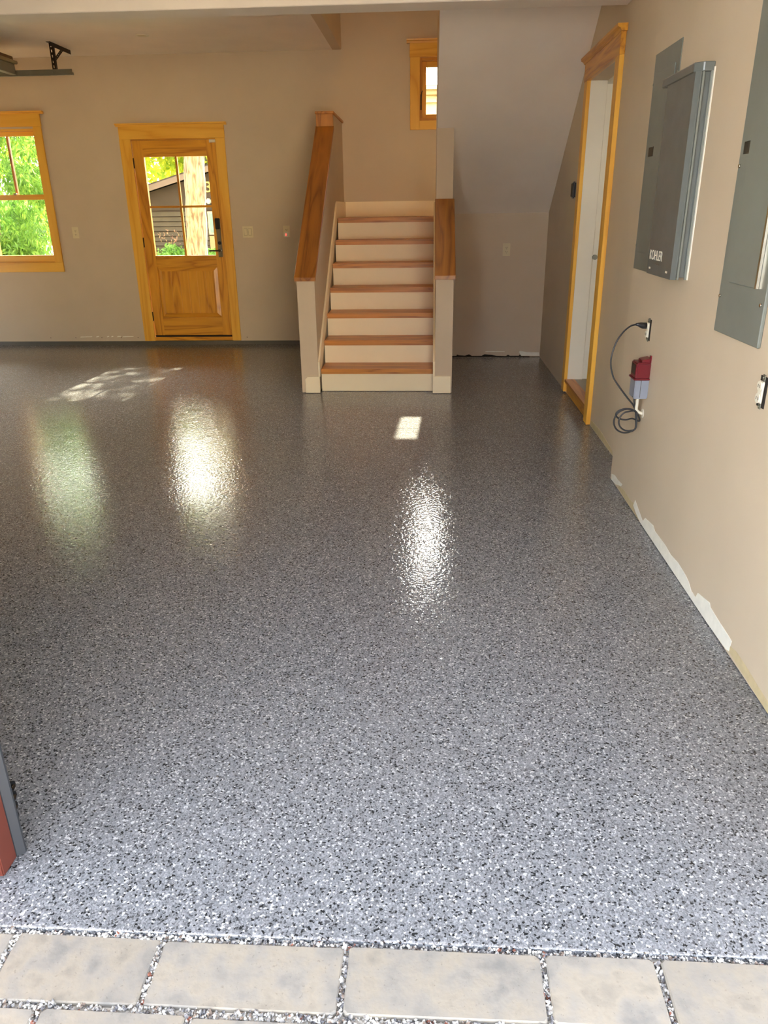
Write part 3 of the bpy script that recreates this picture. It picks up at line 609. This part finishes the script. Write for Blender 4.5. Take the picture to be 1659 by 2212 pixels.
hg = root('track_hanger', 'dark perforated angle-iron hanger on the ceiling', 'bracket', (-3.55, 7.95, 2.69))
prism('ceiling_angle', [(-3.575, ZC), (-3.575, ZC-.004), (-3.539, ZC-.004), (-3.539, ZC-.036), (-3.535, ZC-.036), (-3.535, ZC)], 'y', 7.90, 8.33, 'dark_steel', hg)
def perforated(name, p0, p1, wd, parent):
    # flat bar with round-ish holes: ladder of plates with open windows
    p0, p1 = Vector(p0), Vector(p1); L_ = (p1-p0).length; d = (p1-p0).normalized(); s = Vector((1, 0, 0)); t = d.cross(s).normalized()*.0018
    bm = bmesh.new(); npi = max(3, int(L_/.036)); hw = wd*.17; hh = L_/npi*.26
    def quad(u0, u1, v0, v1):
        pts = []
        for sg in (-1, 1):
            pts += [p0 + s*u0 + d*v0 + t*sg, p0 + s*u1 + d*v0 + t*sg, p0 + s*u1 + d*v1 + t*sg, p0 + s*u0 + d*v1 + t*sg]
        v = [bm.verts.new(q) for q in pts]
        for f in ((0, 1, 2, 3), (7, 6, 5, 4), (0, 4, 5, 1), (1, 5, 6, 2), (2, 6, 7, 3), (3, 7, 4, 0)): bm.faces.new([v[i] for i in f])
    quad(-wd/2, -hw, 0, L_); quad(hw, wd/2, 0, L_)
    for i in range(npi+1):
        c = i*L_/npi; quad(-hw, hw, max(0, c-L_/npi/2+hh), min(L_, c+L_/npi/2-hh))
    return finish(bm, name, 'dark_steel', parent)
perforated('vertical_strap', (-3.556, 7.953, ZC-.004), (-3.556, 7.953, 2.692), .034, hg)
perforated('brace_strap', (-3.556, 8.215, ZC-.004), (-3.556, 7.975, 2.765), .034, hg)
box('strap_flange', (-3.541, 7.953, 2.692), (-3.537, 7.985, ZC-.004), 'dark_steel', hg)

# ------------------------------------------------------------------ vehicle doorway: jamb, seal, vertical track
jb = root('trim_1', 'rust-red painted jamb of the vehicle doorway', 'door jamb', (-1.05, 1.27, 0), kind='structure')
box('jamb_post', (-1.12, 1.245, .002), (-.975, 1.304, 2.35), 'rust', jb, .003, 2)
box('brick_mould', (-1.16, 1.225, .002), (-.992, 1.246, 2.35), 'rust', jb, .003)
prism('weather_seal', [(-1.03, 1.304), (-.974, 1.304), (-.960, 1.317), (-.962, 1.326), (-1.03, 1.326)], 'z', .004, 2.35, 'rubber', jb)
jr = root('trim_2', 'rust-red painted jamb on the panel side of the vehicle doorway', 'door jamb', (1.02, 1.27, 0), kind='structure')
box('jamb_post', (.985, 1.245, .002), (1.036, 1.30, 2.35), 'rust', jr, .003, 2)
vt = root('vertical_track', 'black door roller track behind the rust-red jamb', 'door track', (-1.07, 1.45, 0))
prism('channel', [(-1.10, 1.392), (-1.04, 1.392), (-1.04, 1.396), (-1.096, 1.396), (-1.096, 1.50), (-1.10, 1.50)], 'z', .05, 2.3, 'steel', vt)
for k in range(4):
    yk = 1.405 + k*.036; xe = -1.030 - (yk-1.41)*.62; z = .022
    r_ = cyl('roller_link', (xe-.03, yk, z), (xe, yk, z), .015, 'black', vt, 12); cyl('link_pin', (xe-.001, yk, z), (xe+.004, yk, z), .006, 'bronze', r_, 8)

# ------------------------------------------------------------------ pavers and joint gravel
dv = box('ground_driveway', (-6, -9, -.08), (5, YT-.002, -.016), 'bed'); tag(dv, 'gravel bed of the driveway under the stone pavers', 'driveway', kind='structure')
rows = [(.966, 1.108, [-1.25, -.873, -.553, -.159, .246, .480, .86, 1.2]), (.800, .950, [-1.3, -.748, -.449, -.08, .19, .56, .9, 1.2]),
        (.640, .786, [-1.3, -.95, -.60, -.25, .02, .36, .72, 1.1]), (.48, .626, [-1.2, -.80, -.42, -.10, .25, .60, .95])]
joints = []
for ri, (a, b, xs_) in enumerate(rows):
    for k, (x0_, x1_) in enumerate(zip(xs_, xs_[1:])):
        sk = lambda x: (b-a)*x*.0   # near-square stones
        j = lambda: random.uniform(-.003, .003)
        gp = .0055
        poly = [(x0_+gp+j(), a+j()), (x1_-gp+j(), a+j()), (x1_-gp+j(), b+j()), (x0_+gp+j(), b+j())]
        if ri == 0: poly = [(px*(1.0)+(.012 if px < -.2 else 0)*(1 if py < 1 else 0)*0, py) for px, py in poly]
        zt = random.uniform(-.004, 0)
        bm = bmesh.new(); cxp = sum(q[0] for q in poly)/4; cyp = sum(q[1] for q in poly)/4
        # outline with slightly worn corners
        out = []
        for i in range(4):
            p, q, s = Vector(poly[i-1]), Vector(poly[i]), Vector(poly[(i+1) % 4])
            c_ = random.uniform(.003, .008)
            out += [q+(p-q).normalized()*c_, q+(s-q).normalized()*c_]
        lo_ = [bm.verts.new((q.x, q.y, -.05)) for q in out]; mi = [bm.verts.new((q.x, q.y, zt-.003)) for q in out]
        tp = [bm.verts.new((cxp+(q.x-cxp)*(1-.007/(x1_-x0_)), cyp+(q.y-cyp)*(1-.03), zt)) for q in out]
        m_ = len(out)
        for A, B in ((lo_, mi), (mi, tp)):
            for i in range(m_): bm.faces.new((A[i], A[(i+1) % m_], B[(i+1) % m_], B[i]))
        bm.faces.new(tp); bm.faces.new(lo_[::-1])
        finish(bm, 'paver', 'paver', dv)
        joints.append((x1_-.007, x1_+.007, a, b))
    joints.append((-1.3, 1.2, b, b+.016 if ri else YT-.001))
nst = 0; V, Fc = [], []
octa = np.array([(1, 0, 0), (0, 1, 0), (-1, 0, 0), (0, -1, 0), (0, 0, 1), (0, 0, -1)], float)
of = [(0, 1, 4), (1, 2, 4), (2, 3, 4), (3, 0, 4), (1, 0, 5), (2, 1, 5), (3, 2, 5), (0, 3, 5)]
for (x0_, x1_, a, b) in joints:
    cnt = int((x1_-x0_+.006)*(b-a+.004)*(36000 if b > .9 else 18000))
    for _ in range(cnt):
        s = rng.uniform(.0025, .0062); p = np.array((rng.uniform(x0_, x1_), rng.uniform(a, b), rng.uniform(-.014, -.004)))
        R_ = np.linalg.qr(rng.normal(size=(3, 3)))[0]
        v = (octa*rng.uniform(.6, 1.2, (6, 1))*s) @ R_.T + p
        k0 = len(V)*6; V.append(v); Fc += [(k0+i, k0+j_, k0+l) for i, j_, l in of]
me = bpy.data.meshes.new('joint_gravel'); me.from_pydata(np.concatenate(V).tolist(), [], Fc)
gv = link('joint_gravel', me, 'gravel'); tag(gv, 'loose white and grey gravel filling the paver joints', 'gravel', kind='stuff')

# ------------------------------------------------------------------ outside: things seen through the glass, and unseen additions
gr = box('ground', (-45, YB+.15, -.3), (35, 60, -.12), 'ground'); tag(gr, 'garden ground behind the house', 'ground', kind='structure')
gl = box('ground_side', (-45, -30, -.3), (XL-.15, YB+.15, -.1), 'sand'); tag(gl, 'gravel drive beside the left garage opening', 'ground', kind='structure')
gf = box('ground_front', (XL-.15, -30, -.3), (35, -9, -.1), 'bed'); tag(gf, 'gravel drive in front of the garage', 'ground', kind='structure')
def leaves(name, clusters, n, size, m, parent, droop=.5, aspect=.45):
    """clusters: (centre, radii); one mesh of folded leaf blades"""
    cs = np.array([c for c, r in clusters]); rs = np.array([r for c, r in clusters]); k = rng.integers(0, len(clusters), n)
    d = rng.normal(size=(n, 3)); d /= np.linalg.norm(d, axis=1)[:, None]; d *= rng.uniform(.25, 1, (n, 1))**.5
    p = cs[k] + d*rs[k]
    ax = rng.normal(size=(n, 3)); ax[:, 2] -= droop*2; ax /= np.linalg.norm(ax, axis=1)[:, None]
    sd = np.cross(ax, rng.normal(size=(n, 3))); sd /= np.linalg.norm(sd, axis=1)[:, None]
    nn = np.cross(ax, sd); s = rng.uniform(.6, 1.3, (n, 1))*size
    tip = p+ax*s; l = p+ax*s*.45+sd*s*aspect/2+nn*s*.08; r = p+ax*s*.45-sd*s*aspect/2+nn*s*.08
    V = np.stack([p, l, tip, r], 1).reshape(-1, 3); b = np.arange(n)*4
    F_ = np.stack([np.stack([b, b+1, b+2], 1), np.stack([b, b+2, b+3], 1)], 1).reshape(-1, 3)
    me = bpy.data.meshes.new(name); me.from_pydata(V.tolist(), [], F_.tolist())
    o = link(name, me, m, parent); o['kind'] = 'stuff'; return o
def blobs(c, r, n, s):
    out = []
    for _ in range(n):
        d = rng.normal(size=3); d /= np.linalg.norm(d); d *= rng.uniform(.2, 1)**.4
        q = np.array(c)+d*np.array(r); out.append((q, np.array((s, s, s*.8))*rng.uniform(.6, 1.3)))
    return out
def trunk(name, pts, rad, parent, m='bark', n=24):
    pts = smooth_path(pts, 8); k = len(pts); rr = [rad[0]+(rad[1]-rad[0])*i/(k-1) for i in range(k)]
    o = tube(name, pts, rr, m, parent, n)
    for v in o.data.vertices:
        h = math.sin(v.co.z*9+v.co.x*40)*.006+math.sin(v.co.y*53+v.co.z*3)*.006; v.co.x += h; v.co.y += h*.5
    return o
tr1 = root('garden_tree', 'thick grey-barked tree trunk standing just beyond the back door', 'tree', (-3.60, 12, -.15))
trunk('trunk', [(-3.62, 12, -.2), (-3.56, 12, .82), (-3.47, 12, 2.17), (-3.36, 12, 4.0), (-3.2, 12, 6.5)], (.17, .12), tr1)
for q in ((-2.2, 12.3, 5.4), (-4.4, 12.3, 5.6), (-3.0, 13.2, 6.0), (-2.6, 11.2, 5.2)): tube('branch', smooth_path([(-3.4, 12, 3.7), ((-3.4+q[0])/2, (12+q[1])/2, 4.7), q], 5), [.06-.002*i for i in range(11)], 'bark', tr1, 8)
leaves('foliage', blobs((-3.0, 12.1, 5.2), (1.7, 1.4, 1.5), 60, .5), 7000, .15, 'leaf_yellow', tr1, .3)
lt_ = [('weeping_tree', 'drooping green tree just outside the pine window', (-7.35, 13.6, 2.3), (1.1, .9, 2.3), 'leaf_green', 15000, .13), ('weeping_tree', 'bushy green tree behind the drooping window tree', (-10.6, 17.0, 2.6), (2.6, 1.4, 2.8), 'leaf_shrub', 9000, .22)]
for nm, lb_, c, r, m, n, s in lt_:
    t = root(nm, lb_, 'tree', (c[0], c[1], -.15)); trunk('trunk', [(c[0]-.25, c[1], -.2), (c[0]-.2, c[1], 2), (c[0], c[1], c[2]+1)], (.11, .05), t, n=12)
    leaves('foliage', blobs(c, r, 70, .42), n, s, m, t, .8, .3)
for (c, r, lb_, m) in (((-14.0, 32, 6.2), (4.5, 2, 6), 'tall yellow-green tree behind the dark brown house roof', 'leaf_yellow'), ((-7.0, 25, 5.4), (3.2, 2, 4.6), 'yellow-green tree rising above the gable of the house', 'leaf_yellow'),
                       ((-22, 25, 4.5), (4, 2, 4.5), 'broad green tree at the far left of the garden', 'leaf_green')):
    t = root('background_tree', lb_, 'tree', (c[0], c[1], -.15)); trunk('trunk', [(c[0], c[1], -.2), (c[0], c[1], 3), (c[0]+.2, c[1], 6)], (.25, .1), t, n=12)
    leaves('foliage', blobs(c, r, 90, .8), 12000, .34, m, t, .5, .42)
for x, y, w_, h, lb_ in ((-5.66, 14.7, .34, .62, 'low green shrub under the house siding'), (-4.98, 15.1, .40, .84, 'taller green shrub with pink flower heads against the siding'), (-4.15, 14.9, .4, .76, 'green shrub on the other side of the thick trunk')):
    t = root('garden_shrub', lb_, 'shrub', (x, y, -.12))
    tube('stem', [(x, y, -.14), (x+.02, y, h*.6)], .015, 'bark', t, 6)
    leaves('foliage', [((x, y, h*.45), (w_, w_*.8, h*.55))], 1600, .09, 'leaf_shrub', t, .0, .5)
    if 'pink' in lb_: leaves('flower_heads', [((x+.05, y-.1, h+.12), (w_*.7, .15, .14))], 45, .06, 'leaf_flower', t, -.6, .3)
for (c, r, lb_) in (((-12.6, 9.6, 2.8), (1.6, 2.0, 2.9), 'added broad green tree blocking light at the left garage opening'), ((-12.8, 4.0, 2.8), (1.6, 2.0, 2.9), 'added round green tree blocking light along the side drive'), ((-18.2, 6.9, 3.2), (1.4, 3.0, 3.6), 'added tall green tree closing the light gap between the side trees')):  # unseen trees added to weaken the light from the left opening
    t = root('blocker_tree', lb_, 'tree', (c[0], c[1], -.15)); trunk('trunk', [(c[0], c[1], -.2), (c[0], c[1], 2.4), (c[0]+.2, c[1], 4.5)], (.2, .08), t, n=12)
    leaves('foliage', blobs(c, r, 80, .7), 7000, .34, 'leaf_green', t, .5, .45)
# neighbouring brown house
nh = root('neighbour_house', 'dark brown timber house with sloped gable behind the trees', 'house', (-4.2, 16, -.12))
rk = lambda x: 1.837 + .275*(x+5.598)
pk = -3.2
box('wall_core', (-6.6, 16.028, -.12), (.2, 19, 1.50), 'gable', nh)
prism('gable_wall', [(-6.6, 1.45), (-6.6, rk(-6.6)-.05), (pk, rk(pk)-.05), (.2, rk(-6.6)-.05), (.2, 1.45)], 'y', 16.0, 19, 'gable', nh)
for k in range(16):
    z = 1.43-k*.0925
    prism('siding_board', [(15.99, z-.012), (16.03, z-.012), (16.03, z-.0925), (15.965, z-.0925)], 'x', -6.6, -4.47, 'siding', nh)
for sgn, xa, xb in ((1, -6.95, pk), (-1, pk, .55)):
    za_, zb_ = (rk(xa), rk(pk)) if sgn == 1 else (rk(pk), rk(-6.95))
    prism('roof_slope', [(xa, za_+.02), (xb, zb_+.02), (xb, zb_+.07), (xa, za_+.07)], 'y', 15.7, 19.3, 'gable', nh)
    prism('rake_board', [(xa, za_-.065), (xb, zb_-.065), (xb, zb_+.04), (xa, za_+.04)], 'y', 15.66, 15.7, 'fascia', nh)
cu = bpy.data.curves.new('house_number', 'FONT'); cu.body = '3'; cu.extrude = .05; cu.size = 1
to = bpy.data.objects.new('house_number', cu); C.objects.link(to); bpy.context.view_layer.update()
dg = bpy.context.evaluated_depsgraph_get(); me = bpy.data.meshes.new_from_object(to.evaluated_get(dg)); bpy.data.objects.remove(to)
co = np.array([v.co for v in me.vertices]); mn, mx_ = co.min(0), co.max(0)
for v in me.vertices:
    u = (v.co.x-mn[0])/(mx_[0]-mn[0]); t = (v.co.y-mn[1])/(mx_[1]-mn[1]); v.co = Vector((-4.455+u*.12, 15.99-v.co.z*.3, 1.775+t*.195))
me.materials.clear(); link('house_number', me, 'gold', nh)
box('porch_lamp', (-4.43, 15.86, 1.56), (-4.36, 16.0, 1.66), 'white_plastic', nh, .02, 2)
wf = box('window_frame', (-4.46, 15.97, .98), (-3.8, 16.0, 1.42), 'cream', nh, .004); box('window_pane', (-4.42, 15.96, 1.02), (-3.84, 15.972, 1.38), 'teal', wf)
box('lower_cladding', (-4.46, 15.98, -.1), (.2, 16.02, .96), 'beige_beam', nh)
# pale building seen through the landing window
pb2 = root('pale_house', 'pale cream building with beige bands seen through the landing window', 'house', (1.0, 20, -.12))
box('wall', (-1.4, 20, -.12), (4, 24, 3.72), 'cream', pb2, .01)
box('eave_band', (-1.6, 19.75, 3.86), (4.2, 24.2, 3.96), 'beige_beam', pb2, .01)
box('frieze_board', (-1.5, 19.9, 3.72), (4.1, 24.1, 3.86), 'cream', pb2, .01)
box('upper_band', (-1.2, 20.4, 4.03), (3.9, 23.8, 4.15), 'beige_beam', pb2, .01)
box('gutter', (-1.6, 19.68, 3.96), (4.2, 24.2, 4.03), 'cream', pb2, .01)

# unseen sunlit facades added to bounce light in through the open doorway
ah = root('bounce_house', 'added unseen house bouncing sunlight in from the front left', 'house', (-13, -17, -.1))
box('front_wall', (-23, -17.2, -.1), (-3.7, -15.5, 5.2), 'bounce_cool', ah, .01)
prism('roof', [(-15.0, 5.2), (-17.5, 7.0), (-20, 5.2)], 'x', -23.5, -3.2, 'fascia', ah)
for x in (-20, -16.5, -9.5, -6):
    wf_ = box('window', (x-.7, -15.5, 1.0), (x+.7, -15.44, 2.5), 'trim_white', ah, .01); box('pane', (x-.6, -15.44, 1.1), (x+.6, -15.43, 2.4), 'teal', wf_)
dq = box('front_door', (-13.5, -15.5, -.1), (-12.5, -15.43, 2.1), 'siding', ah, .01); cyl('knob', (-12.6, -15.43, 1.0), (-12.6, -15.36, 1.0), .04, 'chrome', dq, 12)

ag = root('bounce_garage', 'added unseen garage block bouncing sunlight in from the front right', 'house', (8, -17, -.1))  # second unseen facade, added to light the back wall and stairs
box('front_wall', (2.0, -17.2, -.1), (11.5, -15.5, 3.6), 'bounce_warm', ag, .01)
prism('roof', [(-15.0, 3.6), (-17.5, 5.0), (-20, 3.6)], 'x', 1.6, 11.9, 'fascia', ag)
for x in (4.5, 8.8): box('garage_door', (x-1.3, -15.5, -.1), (x+1.3, -15.44, 2.2), 'trim_white', ag, .01)
for (c, r, lb_) in (((-.8, -14.0, 3.0), (1.3, 1.3, 3.1), 'added unseen copper-leaved tree blocking light between the two bounce facades'), ((20.5, -12, 3.6), (3.4, 2, 3.6), 'large green tree at the far end of the front drive')):  # the copper tree is added to dim the light reaching the alcove
    t = root('front_tree', lb_, 'tree', (c[0], c[1], -.15)); trunk('trunk', [(c[0], c[1], -.2), (c[0], c[1], 2.4), (c[0]+.2, c[1], 4.5)], (.2, .08), t, n=12)
    leaves('foliage', blobs(c, r, 80, .8), 9000, .36, 'leaf_copper' if 'copper' in lb_ else 'leaf_green', t, .5, .5)
